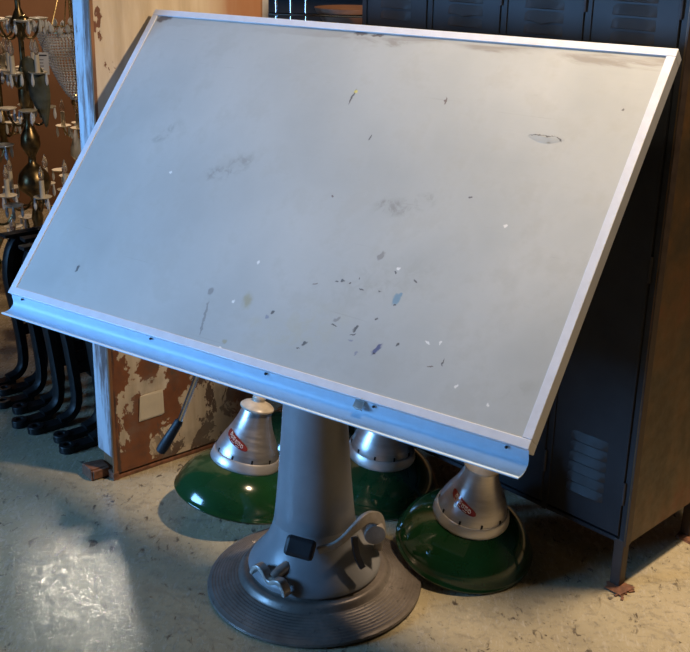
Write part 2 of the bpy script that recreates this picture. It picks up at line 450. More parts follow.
# left wall with an opening for the window
WY0, WY1, WZ0, WZ1 = .9, 2.5, .85, 1.95
bm = B()
box(bm, XL - .05, (YF + WY0) / 2, ZC / 2, .1, WY0 - YF, ZC)
box(bm, XL - .05, (YB + WY1) / 2, ZC / 2, .1, YB - WY1, ZC)
box(bm, XL - .05, (WY0 + WY1) / 2, WZ0 / 2, .1, WY1 - WY0, WZ0)
box(bm, XL - .05, (WY0 + WY1) / 2, (WZ1 + ZC) / 2, .1, WY1 - WY0, ZC - WZ1)
struct('wall_left', bm, M['wall_grey'])
bm = B()
for y in (WY0 + .02, (WY0 + WY1) / 2, WY1 - .02): box(bm, XL - .05, y, (WZ0 + WZ1) / 2, .08, .04, WZ1 - WZ0)
for z in (WZ0 + .02, WZ1 - .02): box(bm, XL - .05, (WY0 + WY1) / 2, z, .08, WY1 - WY0, .04)
struct('window_1', bm, M['frame'])

# ------------------------------------------------------------------ drafting table
BX, BY = -.078, 2.58
table = thing('drafting_table', 'pale grey drafting table tilted steeply on a round cast pedestal', 'drafting table', (BX, BY, 0))
ux = V((.8218, -.5698, 0)).normalized()
til = math.radians(48.856)
bk = V((-ux.y, ux.x, 0))
vy = bk * math.cos(til) + V((0, 0, math.sin(til)))
nn = ux.cross(vy)
BC = V((-.1063, 2.5805, 1.1599))
BM = Matrix(((ux.x, vy.x, nn.x, BC.x - BX), (ux.y, vy.y, nn.y, BC.y - BY), (ux.z, vy.z, nn.z, BC.z), (0, 0, 0, 1)))
W2, H2, TH, FW = .7901, .4772, .040, .021
# the slab with its drawing surface
bm = B()
nx, ny = 40, 24
grid = [[bm.verts.new((-W2 + FW + (2 * (W2 - FW)) * i / nx, -H2 + FW + 2 * (H2 - FW) * j / ny, -.0025)) for j in range(ny + 1)] for i in range(nx + 1)]
for i in range(nx):
    for j in range(ny): bm.faces.new((grid[i][j], grid[i + 1][j], grid[i + 1][j + 1], grid[i][j + 1]))
ex = bmesh.ops.extrude_face_region(bm, geom=bm.faces[:])
for v in [g for g in ex['geom'] if isinstance(g, bmesh.types.BMVert)]: v.co.z = -TH + .006
board = obj('drawing_board', bm, M['board'], table, Mx=BM)
I4 = Matrix.Identity(4)
bm = B()
box(bm, 0, H2 - FW / 2, -TH / 2, 2 * W2, FW, TH); box(bm, 0, -H2 + FW / 2, -TH / 2, 2 * W2, FW, TH)
box(bm, -W2 + FW / 2, 0, -TH / 2, FW, 2 * (H2 - FW), TH); box(bm, W2 - FW / 2, 0, -TH / 2, FW, 2 * (H2 - FW), TH)
fr = obj('edge_frame', bm, M['frame'], board, Mx=I4, bevel=.0015)
# a torn, lifted blister in the linoleum
bm = B()
rows = []
for i in range(13):
    t = i / 12; uu = .525 + .09 * t
    k = math.sin(PI * t)
    rows.append([bm.verts.new((uu, .2215 + .003 * math.sin(9 * t), -.0022 + .0016 * k)), bm.verts.new((uu, .2215 - .003 - .003 * k, -.0022 + .0012 * k)),
                 bm.verts.new((uu, .2215 - .005 - .013 * k, -.0024))])
for a, b in zip(rows, rows[1:]):
    for k in range(2): bm.faces.new((a[k], a[k + 1], b[k + 1], b[k]))
    bm.faces.new((a[0], b[0], b[2], a[2]))
obj('lifted_tear', bm, M['board'], board, Mx=I4, smooth=60)
# pencil ledge along the lower edge, a trough of sheet steel
prof = [(-.003, -.011), (.004, -.017), (.011, -.027), (.021, -.033), (.033, -.032), (.044, -.026), (.052, -.018), (.0565, -.011), (.0585, -.0105)]
tk = .002
sec = prof + [(a + .0018, b - .0015) for a, b in reversed(prof)]
bm = B()
for x0, x1 in ((-W2 + .004, W2 - .002),):
    r0 = [bm.verts.new((x0, -H2 - a, b)) for a, b in sec]; r1 = [bm.verts.new((x1, -H2 - a, b)) for a, b in sec]
    for i in range(len(sec)):
        j = (i + 1) % len(sec); bm.faces.new((r0[i], r0[j], r1[j], r1[i]))
    m = len(prof)
    for r in (r0, r1):
        for i in range(m - 1): bm.faces.new((r[i], r[i + 1], r[2 * m - 2 - i], r[2 * m - 1 - i]))
ledge = obj('pencil_ledge', bm, M['ledge'], board, Mx=I4, smooth=50)
for u in (-.74, -.25, .12, .42, .74):
    bm = B(); bmesh.ops.create_uvsphere(bm, u_segments=10, v_segments=6, radius=.0035, matrix=Matrix.Translation((u, -H2 - .005, -.013)))
    obj('screw', bm, M['dark_steel'], ledge, Mx=I4, smooth=60)
# little sheet metal clip half way along the ledge
bm = B()
box(bm, 0, -H2 - .010, -.0165, .024, .018, .0022); box(bm, 0, -H2 - .0195, -.0215, .018, .0022, .011)
obj('clip', bm, M['clamp'], board, Mx=Matrix.Translation((.385, 0, .006)), bevel=.0006)
# steel channels and head under the slab
bm = B()
for u in (-.20, .20): box(bm, u, 0, -TH - .015, .05, .62, .03)
box(bm, 0, .02, -TH - .034, .46, .20, .008)
for u in (-.07, .07): box(bm, u, 0, -TH - .075, .014, .12, .075)
obj('under_bracket', bm, M['dark_steel'], table, Mx=BM, bevel=.002)
# pedestal
bm = B()
base_prof = [(.0, .004), (.288, .0), (.301, .003), (.305, .009), (.303, .015), (.298, .0175)]
for k in range(9):
    r0 = .296 - .0088 * k; z0 = .0185 + .0030 * k
    base_prof += [(r0, z0), (r0 - .0042, z0 + .0030), (r0 - .0076, z0 + .0026)]
base_prof += [(.2165, .046), (.213, .050), (.209, .058), (.203, .064), (.196, .066), (.188, .064), (.182, .066), (.178, .070), (.0, .070)]
lathe(bm, base_prof, 96)
obj('base_plate', bm, M['base'], table, loc=(0, 0, 0), smooth=40)
bm = B()
foot = [(.0, .070), (.181, .070), (.1865, .073), (.1875, .079), (.184, .087), (.174, .100), (.161, .115), (.148, .132), (.136, .151), (.126, .172), (.118, .195), (.113, .22)]
lathe(bm, foot, 72)
obj('flared_foot', bm, M['column'], table, smooth=40)
bm = B()
colp = [(.1135, .218), (.1085, .26), (.100, .36), (.092, .47), (.086, .56), (.080, .68), (.075, .80), (.073, .90), (.079, .91), (.079, .945), (.066, .955), (0, .955)]
lathe(bm, [(0, .19), (.10, .19)] + colp, 72)
obj('column', bm, M['column'], table, smooth=40)
bm = B()
box(bm, 0, 0, 1.0, .10, .09, .12)
Tm = Matrix.Translation((0, 0, 1.045)) @ Matrix(((ux.x, vy.x, 0, 0), (ux.y, vy.y, 0, 0), (0, 0, 1, 0), (0, 0, 0, 1)))
tube(bm, [V((0, 0, 1.04)) - ux * .10, V((0, 0, 1.04)) + ux * .10], .03, 20)
obj('tilt_head', bm, M['dark_steel'], table, bevel=.003)
# chromed tilt lever with a black grip
def loc_t(x, y, z): return V((x - BX, y - BY, z))
g0, g1 = loc_t(-.523, 2.70, .349), loc_t(-.462, 2.70, .451)
dirv = (loc_t(-.408, 2.7, .596) - g1)
lever_top = loc_t(-.17, 2.66, 1.03)
bm = B(); tube(bm, [g1 - (g1 - g0) * .3, g1, loc_t(-.408, 2.70, .590), loc_t(-.345, 2.695, .74), loc_t(-.25, 2.68, .92), lever_top], .0075, 14)
lev = obj('tilt_lever', bm, M['chrome'], table, smooth=40)
bm = B()
dg = (g0 - g1)
tube(bm, [g1, g1 + dg * .06, g1 + dg * .15, g1 + dg * .5, g1 + dg * .85, g1 + dg * .97, g0], .0145, 16, radii=[.009, .0125, .0125, .0145, .0155, .014, .009])
gr = obj('grip', bm, M['rubber'], lev, smooth=40); gr['label'] = 'black ribbed hand grip'
# height pedal: bar round the column, black rubber pad, pivot boss and dark strip
bm = B()
arm = catmull([loc_t(-.065, 2.425, .205), loc_t(-.012, 2.435, .222), loc_t(.034, 2.46, .256), loc_t(.066, 2.49, .268), loc_t(.094, 2.53, .240), loc_t(.106, 2.575, .17), loc_t(.105, 2.60, .115)], 6)
sweep(bm, arm, rect(.014, .026), scales=[.8 + .9 * min(1, max(0, i / len(arm) - .25) * 1.8) for i in range(len(arm))])
pedal = obj('height_pedal', bm, M['lever_paint'], table, smooth=40, bevel=.003)
bm = B()
pc = loc_t(-.112, 2.42, .217)
R = Matrix.Translation(pc) @ Matrix.Rotation(math.radians(-14), 4, 'Z') @ Matrix.Rotation(math.radians(8), 4, 'Y') @ Matrix.Rotation(math.radians(58), 4, 'X')
vs = box(bm, 0, 0, 0, .082, .055, .022, R @ Matrix.Shear('XZ', 4, (.0, .0)))
pad = obj('rubber_pad', bm, M['rubber'], pedal, bevel=.010)
pad['label'] = 'black rubber pedal pad'
bm = B()
tube(bm, [loc_t(.090, 2.505, .205), loc_t(.082, 2.555, .205)], .030, 24)
obj('pivot_boss', bm, M['lever_paint'], pedal, smooth=40, bevel=.002)
bm = B()
sweep(bm, catmull([loc_t(.032, 2.458, .228), loc_t(.036, 2.448, .196), loc_t(.044, 2.442, .168), loc_t(.056, 2.436, .146)], 5), rect(.016, .014))
obj('dark_strip', bm, M['dark_steel'], pedal, smooth=40, bevel=.001)
# wavy double-toed brake pedal on the left of the flared foot
bm = B()
wave = catmull([(-.064, 0, -.010), (-.056, 0, .010), (-.040, 0, .022), (-.022, 0, .016), (-.006, 0, .0), (.010, 0, -.002), (.026, 0, .010), (.044, 0, .012), (.058, 0, -.004), (.062, 0, -.020)], 5)
Rw = Matrix.Translation(loc_t(-.193, 2.431, .110)) @ Matrix.Rotation(math.radians(-41), 4, 'Z') @ Matrix.Rotation(math.radians(4), 4, 'Y')
sweep(bm, [Rw @ p for p in wave], rect(.026, .013))
brake = obj('brake_pedal', bm, M['clamp'], table, smooth=50, bevel=.0025)
bm = B(); tube(bm, [Rw @ V((.004, .006, .004)), Rw @ V((.008, .028, .016)), Rw @ V((.012, .060, .024))], .012, 16, radii=[.013, .015, .016])
obj('brake_spindle', bm, M['clamp'], brake, smooth=50)

# ------------------------------------------------------------------ green shop lamps
def rotax(tilt, phi):
    return Matrix.Rotation(tilt, 4, V((-math.sin(phi), math.cos(phi), 0)))

GL = 'green enamel shop lamps on the floor'
def lamp(x, y, tilt, phi, label, spin=0, sticker=True):
    t = tag(bpy.data.objects.new('pendant_lamp', None), label, 'lamp', GL); COL.objects.link(t)
    t.empty_display_size = .05
    Rr = .205
    t.matrix_world = Matrix.Translation((x, y, Rr * math.sin(tilt) + .001)) @ rotax(tilt, phi) @ Matrix.Rotation(spin, 4, 'Z')
    bm = B()
    outer = [(.2035, .0), (.2055, .003), (.2050, .007), (.2020, .009), (.199, .022), (.193, .038), (.184, .055), (.172, .072), (.158, .087), (.143, .099), (.127, .109), (.112, .117), (.104, .121)]
    inner = [(.100, .115), (.112, .110), (.127, .103), (.143, .093), (.157, .082), (.170, .068), (.181, .052), (.190, .036), (.196, .021), (.2, .006), (.2035, .0)]
    lathe(bm, outer + inner, 80)
    sh = obj('shade', bm, [M['green'], M['white_enamel']], t, smooth=50)
    for p in sh.data.polygons:
        r = math.hypot(p.center.x, p.center.y); 
        rad = V((p.center.x, p.center.y, 0)).normalized()
        if p.normal.dot(V((rad.x, rad.y, .6))) < 0: p.material_index = 1
    bm = B(); lathe(bm, [(.0, .121), (.1, .121), (.1105, .117), (.1125, .121), (.1115, .128), (.107, .146), (.104, .150), (.09, .151), (0, .151)], 64)
    co = obj('collar', bm, M['alu_light'], t, smooth=35)
    cone = [(0, .149), (.098, .149), (.1015, .151), (.1005, .158), (.095, .175), (.086, .195), (.075, .216), (.065, .236), (.0565, .257), (.051, .275), (.0475, .290), (.046, .297), (0, .299)]
    bm = B(); lathe(bm, cone, 64)
    hd = obj('reflector_neck', bm, M['alu'], t, smooth=35)
    for k in range(10):
        a = 2 * PI * (k + .3) / 10
        bm = B(); box(bm, .0985, 0, .1565, .007, .006, .012, Matrix.Rotation(a, 4, 'Z'))
        obj('vent_slot', bm, M['black_hole'], hd)
    bm = B(); lathe(bm, [(0, .296), (.047, .296), (.0535, .301), (.0535, .306), (.046, .313), (.030, .320), (.020, .324), (.019, .330), (0, .330)], 48)
    cp = obj('porcelain_cap', bm, M['porcelain'], t, smooth=35)
    bm = B(); lathe(bm, [(0, .328), (.019, .328), (.021, .333), (.019, .342), (.015, .346), (.013, .356), (0, .358)], 24)
    obj('hanging_hub', bm, M['porcelain'], cp, smooth=35)
    if sticker:
        def cr(z):
            for (r0, z0), (r1, z1) in zip(cone[2:], cone[3:]):
                if z0 <= z <= z1: return r0 + (r1 - r0) * (z - z0) / (z1 - z0)
            return .08
        def onc(s, q, off):       # s across, q along the slanted sticker
            z = .206 + q; r = cr(z) + off
            a = s / .088
            return V((r * math.cos(a), r * math.sin(a), z))
        bm = B(); g = []
        for i in range(17):
            s = -.052 + .104 * i / 16; e = math.sqrt(max(0, 1 - (s / .0525) ** 2)) ** .7
            sl = -.30 * s
            g.append([bm.verts.new(onc(s, sl + .0125 * e * k, .0012)) for k in (-1, -.5, 0, .5, 1)])
        for a, b in zip(g, g[1:]):
            for k in range(4): bm.faces.new((a[k], a[k + 1], b[k + 1], b[k]))
        stk = obj('sticker', bm, M['red_label'], hd, smooth=60)
        stk['label'] = 'red oval sticker with pale script'
        bm = B()
        for s0, q0, ln in ((-.030, .004, .012), (-.020, .001, .012), (-.009, .002, .013), (.004, .0, .012), (.016, .001, .011), (.028, .0, .009)):
            pts = []
            for k in range(9):
                tt = k / 8
                s = s0 + .006 * math.sin(2 * PI * tt) + ln * tt * .8; q = q0 + .0045 * math.cos(2 * PI * tt)
                pts.append(onc(s, -.30 * s + q, .0020))
            tube(bm, pts, .0010, 6)
        for s0 in (-.03, -.01, .012):
            tube(bm, [onc(s0 + .012 * k / 3, -.30 * (s0 + .012 * k / 3) - .0085, .0018) for k in range(4)], .0008, 6)
        obj('sticker_script', bm, M['label_white'], stk, smooth=60)
    return t

rad = math.radians
lamp(-.338, 2.987, rad(13.9), rad(25.2), 'green shop lamp with porcelain cap in view, between pedestal and peeling door', rad(-124))
lamp(.361, 2.722, rad(12.6), rad(-59.8), 'large green shop lamp tilted beside the round base, nearest the lockers', rad(-128))
lamp(.111, 3.110, rad(8.0), rad(-44.2), 'green shop lamp close behind the pedestal, its neck cut off by the pencil ledge', rad(44.2 + 20), sticker=False)
lamp(-.112, 3.450, rad(2), rad(30), 'farthest green shop lamp, a sliver seen between pedestal and left lamp', 0, sticker=False)

# ------------------------------------------------------------------ lockers
LC = V((.790, 2.570, 0)); lu = V((-.69, .72, 0)).normalized(); lw = V((lu.y, -lu.x, 0)) # lu along the fronts, lw into the depth
LM = Matrix(((lu.x, lw.x, 0, LC.x), (lu.y, lw.y, 0, LC.y), (0, 0, 1, 0), (0, 0, 0, 1)))
LH, LZ, LD, DW, NB = 1.83, .138, .42, .2665, 4
lock = tag(bpy.data.objects.new('locker_bank', None), 'bank of tall dark blue-grey steel lockers with louvered doors and rusty side', 'lockers'); COL.objects.link(lock)
lock.matrix_world = LM
LWID = .010 + DW * NB + .012
bm = B()
box(bm, LWID / 2, LD / 2 + .004, LZ + .006, LWID - .002, LD - .008, .012); box(bm, LWID / 2, LD / 2 + .004, LH - .006, LWID - .002, LD - .008, .012)
box(bm, LWID / 2, LD - .004, (LZ + LH) / 2, LWID - .002, .006, LH - LZ - .02)
for k in range(NB + 1):
    x = .010 + DW * k + (0 if k else -.002)
    box(bm, x, .02, (LZ + LH) / 2, .014, .04, LH - LZ - .004)
    if k: box(bm, x, LD / 2, (LZ + LH) / 2, .003, LD - .02, LH - LZ - .03)
body = obj('locker_body', bm, M['locker'], lock, Mx=I4)
bm = B()
box(bm, -.001, LD / 2, (LZ + LH) / 2, .004, LD, LH - LZ)
sp = obj('side_panel', bm, M['locker_side'], lock, Mx=I4, bevel=.001); sp['label'] = 'rusty brown side panel'
bm = B(); box(bm, -.0045, .014, (LZ + LH) / 2, .004, .028, LH - LZ)
ce = obj('corner_strip', bm, M['leg_brown'], lock, Mx=I4, bevel=.001)
for k, (x, y) in enumerate(((.014, .014), (LWID - .016, .016), (.014, LD - .018), (LWID - .016, LD - .018), (.010 + 2 * DW, .016))):
    bm = B(); box(bm, x, y, LZ / 2 + .006, .032, .030, LZ + .02)
    lg = obj('leg', bm, M['leg_brown'], lock, Mx=I4, bevel=.002)
    bm = B()
    box(bm, x - .012, y - .012, .0035, .062, .058, .006, None)
    for v in bm.verts: v.co.x += random.uniform(-.008, .008); v.co.y += random.uniform(-.008, .008)
    if k == 0:
        for j in range(7):
            a = random.uniform(0, 6.28); d = random.uniform(.03, .055); s = random.uniform(.010, .02)
            box(bm, 0, 0, .0025, s, s * .5, .004, Matrix.Translation((x - .014 + d * math.cos(a), y - .014 + d * math.sin(a), 0)) @ Matrix.Rotation(random.uniform(0, 3), 4, 'Z'))
    obj('foot_plate', bm, M['rust'], lg, Mx=I4)
def louver(bm, x0, x1, z, bend=0.):
    n = 10; rows = []
    for i in range(n + 1):
        t = i / n; e = math.sin(PI * t) ** .35 if 0 < t < 1 else 0
        dz = -bend * math.exp(-((t - .5) / .16) ** 2)
        x = x0 + (x1 - x0) * t
        rows.append([bm.verts.new((x, -.0005, z + .016)), bm.verts.new((x, -.004 * e - .0005, z + .006 + dz * .3)), bm.verts.new((x, -.011 * e - .0005, z - .010 + dz)),
                     bm.verts.new((x, -.009 * e - .0005, z - .0125 + dz)), bm.verts.new((x, -.0005, z - .009))])
    for a, b in zip(rows, rows[1:]):
        for k in range(4): bm.faces.new((a[k], a[k + 1], b[k + 1], b[k]))
        bm.faces.new((a[4], a[0], b[0], b[4]))
bend = {(0, 2): 0, (1, 1): .006, (2, 1): .006}
for d in range(NB):
    x0 = .010 + DW * d + .008; x1 = x0 + DW - .016
    bm = B()
    box(bm, (x0 + x1) / 2, .004, (LZ + LH) / 2 + .002, x1 - x0, .010, LH - LZ - .045)
    # raised rim folded round the door
    box(bm, x0 + .004, -.002, (LZ + LH) / 2 + .002, .007, .005, LH - LZ - .05); box(bm, x1 - .004, -.002, (LZ + LH) / 2 + .002, .007, .005, LH - LZ - .05)
    dr = obj('door', bm, M['locker'], lock, Mx=I4, bevel=.0015)
    lx0, lx1 = x0 + .062, x1 - .062
    for zt in (1.512, .255):
        for k in range(6):
            bm = B(); louver(bm, lx0, lx1, zt + .0325 * k, bend.get((d, k), 0) if zt > 1 else 0)
            obj('louver', bm, M['louver'], dr, Mx=I4, smooth=40)
    bm = B()
    box(bm, x1 - .03, -.004, 1.02, .03, .006, .13); box(bm, x1 - .03, -.014, 1.0, .012, .022, .05)
    obj('handle', bm, M['louver'], dr, Mx=I4, bevel=.002)
    for z in (.30, .95, 1.60):
        bm = B(); tube(bm, [V((x0 - .002, -.003, z - .035)), V((x0 - .002, -.003, z + .035))], .004, 10)
        obj('hinge', bm, M['dark_steel'], dr, Mx=I4)

# ------------------------------------------------------------------ peeling salvaged door
DA = V((-.770, 3.158, 0)); dd = V((.772, .636, 0)).normalized(); dn = V((-dd.y, dd.x, 0))   # dd along the face, dn into the thickness
DM = Matrix(((dd.x, dn.x, 0, DA.x), (dd.y, dn.y, 0, DA.y), (0, 0, 1, 0), (0, 0, 0, 1)))
door = tag(bpy.data.objects.new('salvaged_door', None), 'thick old door slab with peeling cream and rust paint standing on edge behind table', 'door slab'); COL.objects.link(door)
door.matrix_world = DM
DWD, DT, DH = .598, .108, 1.93
bm = B(); box(bm, DWD / 2 + .008, DT / 2, DH / 2 + .012, DWD - .016, DT - .006, DH - .024)
obj('core', bm, M['door_trim'], door, Mx=I4)
bm = B()
nx, nz = 12, 40
gg = [[bm.verts.new((.006 + (DWD - .006) * i / nx, random.uniform(-.0008, .0008), .02 + (DH - .02) * j / nz)) for j in range(nz + 1)] for i in range(nx + 1)]
for i in range(nx):
    for j in range(nz): bm.faces.new((gg[i][j], gg[i + 1][j], gg[i + 1][j + 1], gg[i][j + 1]))
ex = bmesh.ops.extrude_face_region(bm, geom=bm.faces[:])
for v in [g for g in ex['geom'] if isinstance(g, bmesh.types.BMVert)]: v.co.y = .004
fc = obj('painted_face', bm, M['door_face'], door, Mx=I4, smooth=30); fc['label'] = 'face with peeling cream paint over rust red'
bm = B()
box(bm, .003, DT / 2 + .002, DH / 2 + .04, .012, DT - .008, DH - .08)
ed = obj('painted_edge', bm, M['door_edge'], door, Mx=I4, bevel=.003); ed['label'] = 'edge with flaking white paint'
bm = B(); box(bm, .002, -.001, DH / 2 + .005, .012, .010, DH - .01)
for v in bm.verts: pass
obj('corner_bead', bm, M['door_trim'], door, Mx=I4, bevel=.002)
bm = B()
box(bm, DWD / 2, .003, .006, DWD, .014, .012); box(bm, .004, DT / 2, .014, .022, DT + .014, .028); box(bm, DWD / 2, DT - .01, .010, DWD, .02, .02)
obj('bottom_rail', bm, M['rust'], door, Mx=I4, bevel=.002)
bm = B()      # rotted bracket at the foot of the edge
box(bm, -.035, DT - .035, .030, .070, .060, .010, Matrix.Rotation(rad(6), 4, 'Y')); box(bm, -.060, DT - .035, .018, .012, .070, .036); box(bm, -.03, DT - .070, .020, .06, .012, .03)
obj('foot_bracket', bm, M['rust'], door, Mx=I4, bevel=.002)
bm = B(); vs = box(bm, .148, -.0035, .232, .086, .0016, .088)
for v in vs:
    v.co.x += random.uniform(-.006, .006); v.co.z += random.uniform(-.006, .006)
pt = obj('paper_patch', bm, M['patch'], door, Mx=I4); pt['label'] = 'pale square paper patch'
bm = B(); box(bm, DWD + .023, .03, DH / 2 + .005, .026, .05, DH - .02)
obj('edge_batten', bm, M['grey_strip'], door, Mx=I4, bevel=.002)
bm = B(); box(bm, DWD + .006, .03, DH / 2, .010, .05, DH - .02)
obj('batten_fillet', bm, M['door_trim'], door, Mx=I4)

for ch in door.children:      # the slab leans a little out of plumb
    for v in ch.data.vertices: v.co.x += .020 * v.co.z
# ------------------------------------------------------------------ cast iron legs stacked behind the door
def iron_frame():
    t = tag(bpy.data.objects.new('cast_iron_leg_frame', None), '', 'table leg'); COL.objects.link(t)
    # local x points towards the viewer's left foot, z up
    def post(sgn):
        s = sgn
        bm = B()
        pts = catmull([(s * .17, 0, .020), (s * .125, 0, .035), (s * .100, 0, .075), (s * .098, 0, .16), (s * .110, 0, .30), (s * .125, 0, .44), (s * .110, 0, .54), (s * .07, 0, .595), (0, 0, .605)], 6)
        sweep(bm, pts, [(-.012, -.022), (.012, -.022), (.018, -.012), (.018, .012), (.012, .022), (-.012, .022), (-.018, .012), (-.018, -.012)], up=V((0, 1, 0)))
        # web rib along the back of the casting
        sweep(bm, [p + V((-s * .016, 0, .004)) for p in pts[2:-3]], rect(.004, .03), up=V((0, 1, 0)))
        return bm
    for s in (1, -1):
        lg = obj('leg', post(s), M['iron'], t, smooth=50)
        bm = B()
        box(bm, s * .205, 0, .010, .115, .052, .020)
        lathe(bm, [(.013, .0), (.030, .0), (.030, .026), (.027, .028), (.013, .028), (.013, .0)], 24, Matrix.Translation((s * .262, 0, 0)))
        obj('foot', bm, M['iron'], lg, smooth=40, bevel=.002)
    bm = B(); box(bm, 0, 0, .612, .26, .05, .014)
    obj('top_flange', bm, M['iron'], t, bevel=.002)
    bm = B()
    for z0, z1 in ((.40, .595), (.19, .235)): box(bm, 0, 0, (z0 + z1) / 2, .22, .012, z1 - z0)
    for x in (-.04, .04): box(bm, x, 0, .32, .022, .012, .18)
    obj('web_plate', bm, M['iron'], t, bevel=.002)
    bm = B(); tube(bm, [V((-.115, 0, .33)), V((.115, 0, .33))], .012, 12)
    obj('cross_bar', bm, M['iron'], t, smooth=40)
    return t
ORD = ['nearest the peeling door', 'second from the peeling door', 'third from the peeling door', 'fourth from the peeling door',
       'fifth from the peeling door', 'sixth from the peeling door', 'seventh from the peeling door', 'at the back of the row, below the chandeliers']
proto = iron_frame()
tipdir = V((-.772, -.636, 0)); step = V((-.636, .772, 0))
tip0 = V((-1.000, 3.342, 0))
for k, (off, sh) in enumerate(((0, 0), (.10, -.02), (.20, .025), (.305, .05), (.40, .0), (.50, .03), (.60, -.02), (.70, .02))):
    o = proto if k == 0 else copy_tree(proto)
    tip = tip0 + step * off + tipdir * sh
    ctr = tip - tipdir * .290
    o.matrix_world = Matrix.Translation(ctr) @ Matrix.Rotation(math.atan2(tipdir.y, tipdir.x) + rad((0, 2, -2, 2, -2, 1, -1, 2)[k]), 4, 'Z')
    tag(o, 'black cast-iron leg frame standing ' + ORD[k], 'table leg', 'cast-iron leg frames behind the peeling door')

# ------------------------------------------------------------------ chandeliers
def prism_mesh(l, r):
    bm = B(); lathe(bm, [(0, 0), (r * .6, -l * .12), (r, -l * .5), (r * .8, -l * .75), (0, -l)], 6); return bm

def chandelier(name, label, x, y, stem, tiers, cats='chandelier', metal='dark_brass', ztop=ZC, drops=True, flip=0, glassy=()):
    t = thing(name, label, cats, (x, y, 0), flip, 'glass and brass chandeliers hanging at the left')
    zt = max(z for r, z in stem)
    bm = B(); lathe(bm, stem, 20)
    obj('stem', bm, M[metal], t, smooth=50)
    bm = B(); tube(bm, [V((0, 0, zt - .005)), V((0, 0, ztop - .02))], .006, 8)
    rod = obj('hanging_rod', bm, M[metal], t)
    bm = B(); lathe(bm, [(0, ztop), (.06, ztop), (.055, ztop - .012), (.02, ztop - .03), (0, ztop - .03)], 20); obj('ceiling_rose', bm, M[metal], t, smooth=50)
    for prof, mat in glassy:
        bm = B(); lathe(bm, prof, 24); obj('glass_bowl', bm, M[mat], t, smooth=50)
    for zh, R0, n, rise, ph, lit in tiers:
        for k in range(n):
            a = ph + 2 * PI * k / n
            ca, sa = math.cos(a), math.sin(a)
            P = lambda r, z: V((r * ca, r * sa, z))
            bm = B(); tube(bm, catmull([P(.01, zh), P(R0 * .35, zh - .035), P(R0 * .7, zh - .04 + rise * .2), P(R0 * .97, zh - .01 + rise * .6), P(R0, zh + rise)], 4), .0055, 8)
            ar = obj('arm', bm, M[metal], t, smooth=60)
            Tt = Matrix.Translation(P(R0, zh + rise))
            bm = B(); lathe(bm, [(0, 0), (.012, .0), (.036, .006), (.042, .012), (.040, .013), (.012, .005), (0, .005)], 20, Tt)
            obj('drip_pan', bm, M['saucer'], ar, smooth=50)
            if lit:
                bm = B(); lathe(bm, [(0, .004), (.012, .004), (.011, .085), (0, .085)], 14, Tt); obj('candle_sleeve', bm, M['cream'], ar, smooth=40)
                bm = B(); lathe(bm, [(0, .083), (.006, .084), (.013, .100), (.0135, .112), (.008, .132), (.002, .150), (0, .151)], 12, Tt); obj('bulb', bm, M['bulb'], ar, smooth=60)
            if drops:
                for q in range(3):
                    b2 = a + q * PI * 2 / 3 + .4
                    bm = B(); lathe(bm, [(0, .006), (.004, .002), (.005, -.008), (.008, -.03), (.006, -.045), (0, -.055)], 6, Tt @ Matrix.Translation((.036 * math.cos(b2), .036 * math.sin(b2), .004)))
                    obj('crystal_drop', bm, M['crystal'], ar)
    return t

# tall one at the left: knobbed dark stem, urn, three tiers
stemA = [(0, .28), (.02, .285), (.035, .31), (.05, .34), (.062, .37), (.030, .40), (.020, .43), (.028, .46), (.020, .50), (.024, .56), (.070, .60), (.075, .63), (.066, .67), (.040, .70), (.018, .72), (.018, .75),
         (.030, .77), (.044, .80), (.042, .84), (.028, .87), (.016, .90), (.022, .94), (.034, 1.00), (.034, 1.08), (.022, 1.14), (.012, 1.18), (.012, 1.28), (.024, 1.31), (.040, 1.335), (.026, 1.37), (.012, 1.40), (.012, 1.46), (.02, 1.48), (0, 1.50)]
chA = chandelier('brass_chandelier', 'tall dark brass chandelier with knobbed stem and candle tiers at the left edge', -1.44, 4.8, stemA,
           [(1.31, .085, 4, .035, .5, False), (1.10, .075, 4, .02, 1.2, True), (.93, .085, 4, .03, .3, False), (.55, .14, 5, .03, .2, True), (.38, .12, 4, .05, .7, False)])
bm = B()   # curled leaf of smoky glass on the stem
L = []
for i in range(9):
    t_ = i / 8; w = .045 * math.sin(PI * min(1, .12 + t_ * .9)) + .006
    c0 = V((.012 + .075 * t_ + .02 * math.sin(3 * t_), -.02 - .01 * t_, 1.19 - .30 * t_ ** 1.1))
    L.append([bm.verts.new(c0 + V((w * s * .9, -.012 * (1 - s * s), w * s * .5))) for s in (-1, -.5, 0, .5, 1)])
for a, b in zip(L, L[1:]):
    for k in range(4): bm.faces.new((a[k], a[k + 1], b[k + 1], b[k]))
lf = obj('glass_leaf', bm, M['smoke_glass'], chA, smooth=60)
sm = lf.modifiers.new('thickness', 'SOLIDIFY'); sm.thickness = .006
for zb, xb in ((1.352, .03),):
    bm = B(); ball(bm, .022, Matrix.Translation((xb, -.03, zb)), 3); obj('brass_ball', bm, M['brass'], chA, smooth=180)

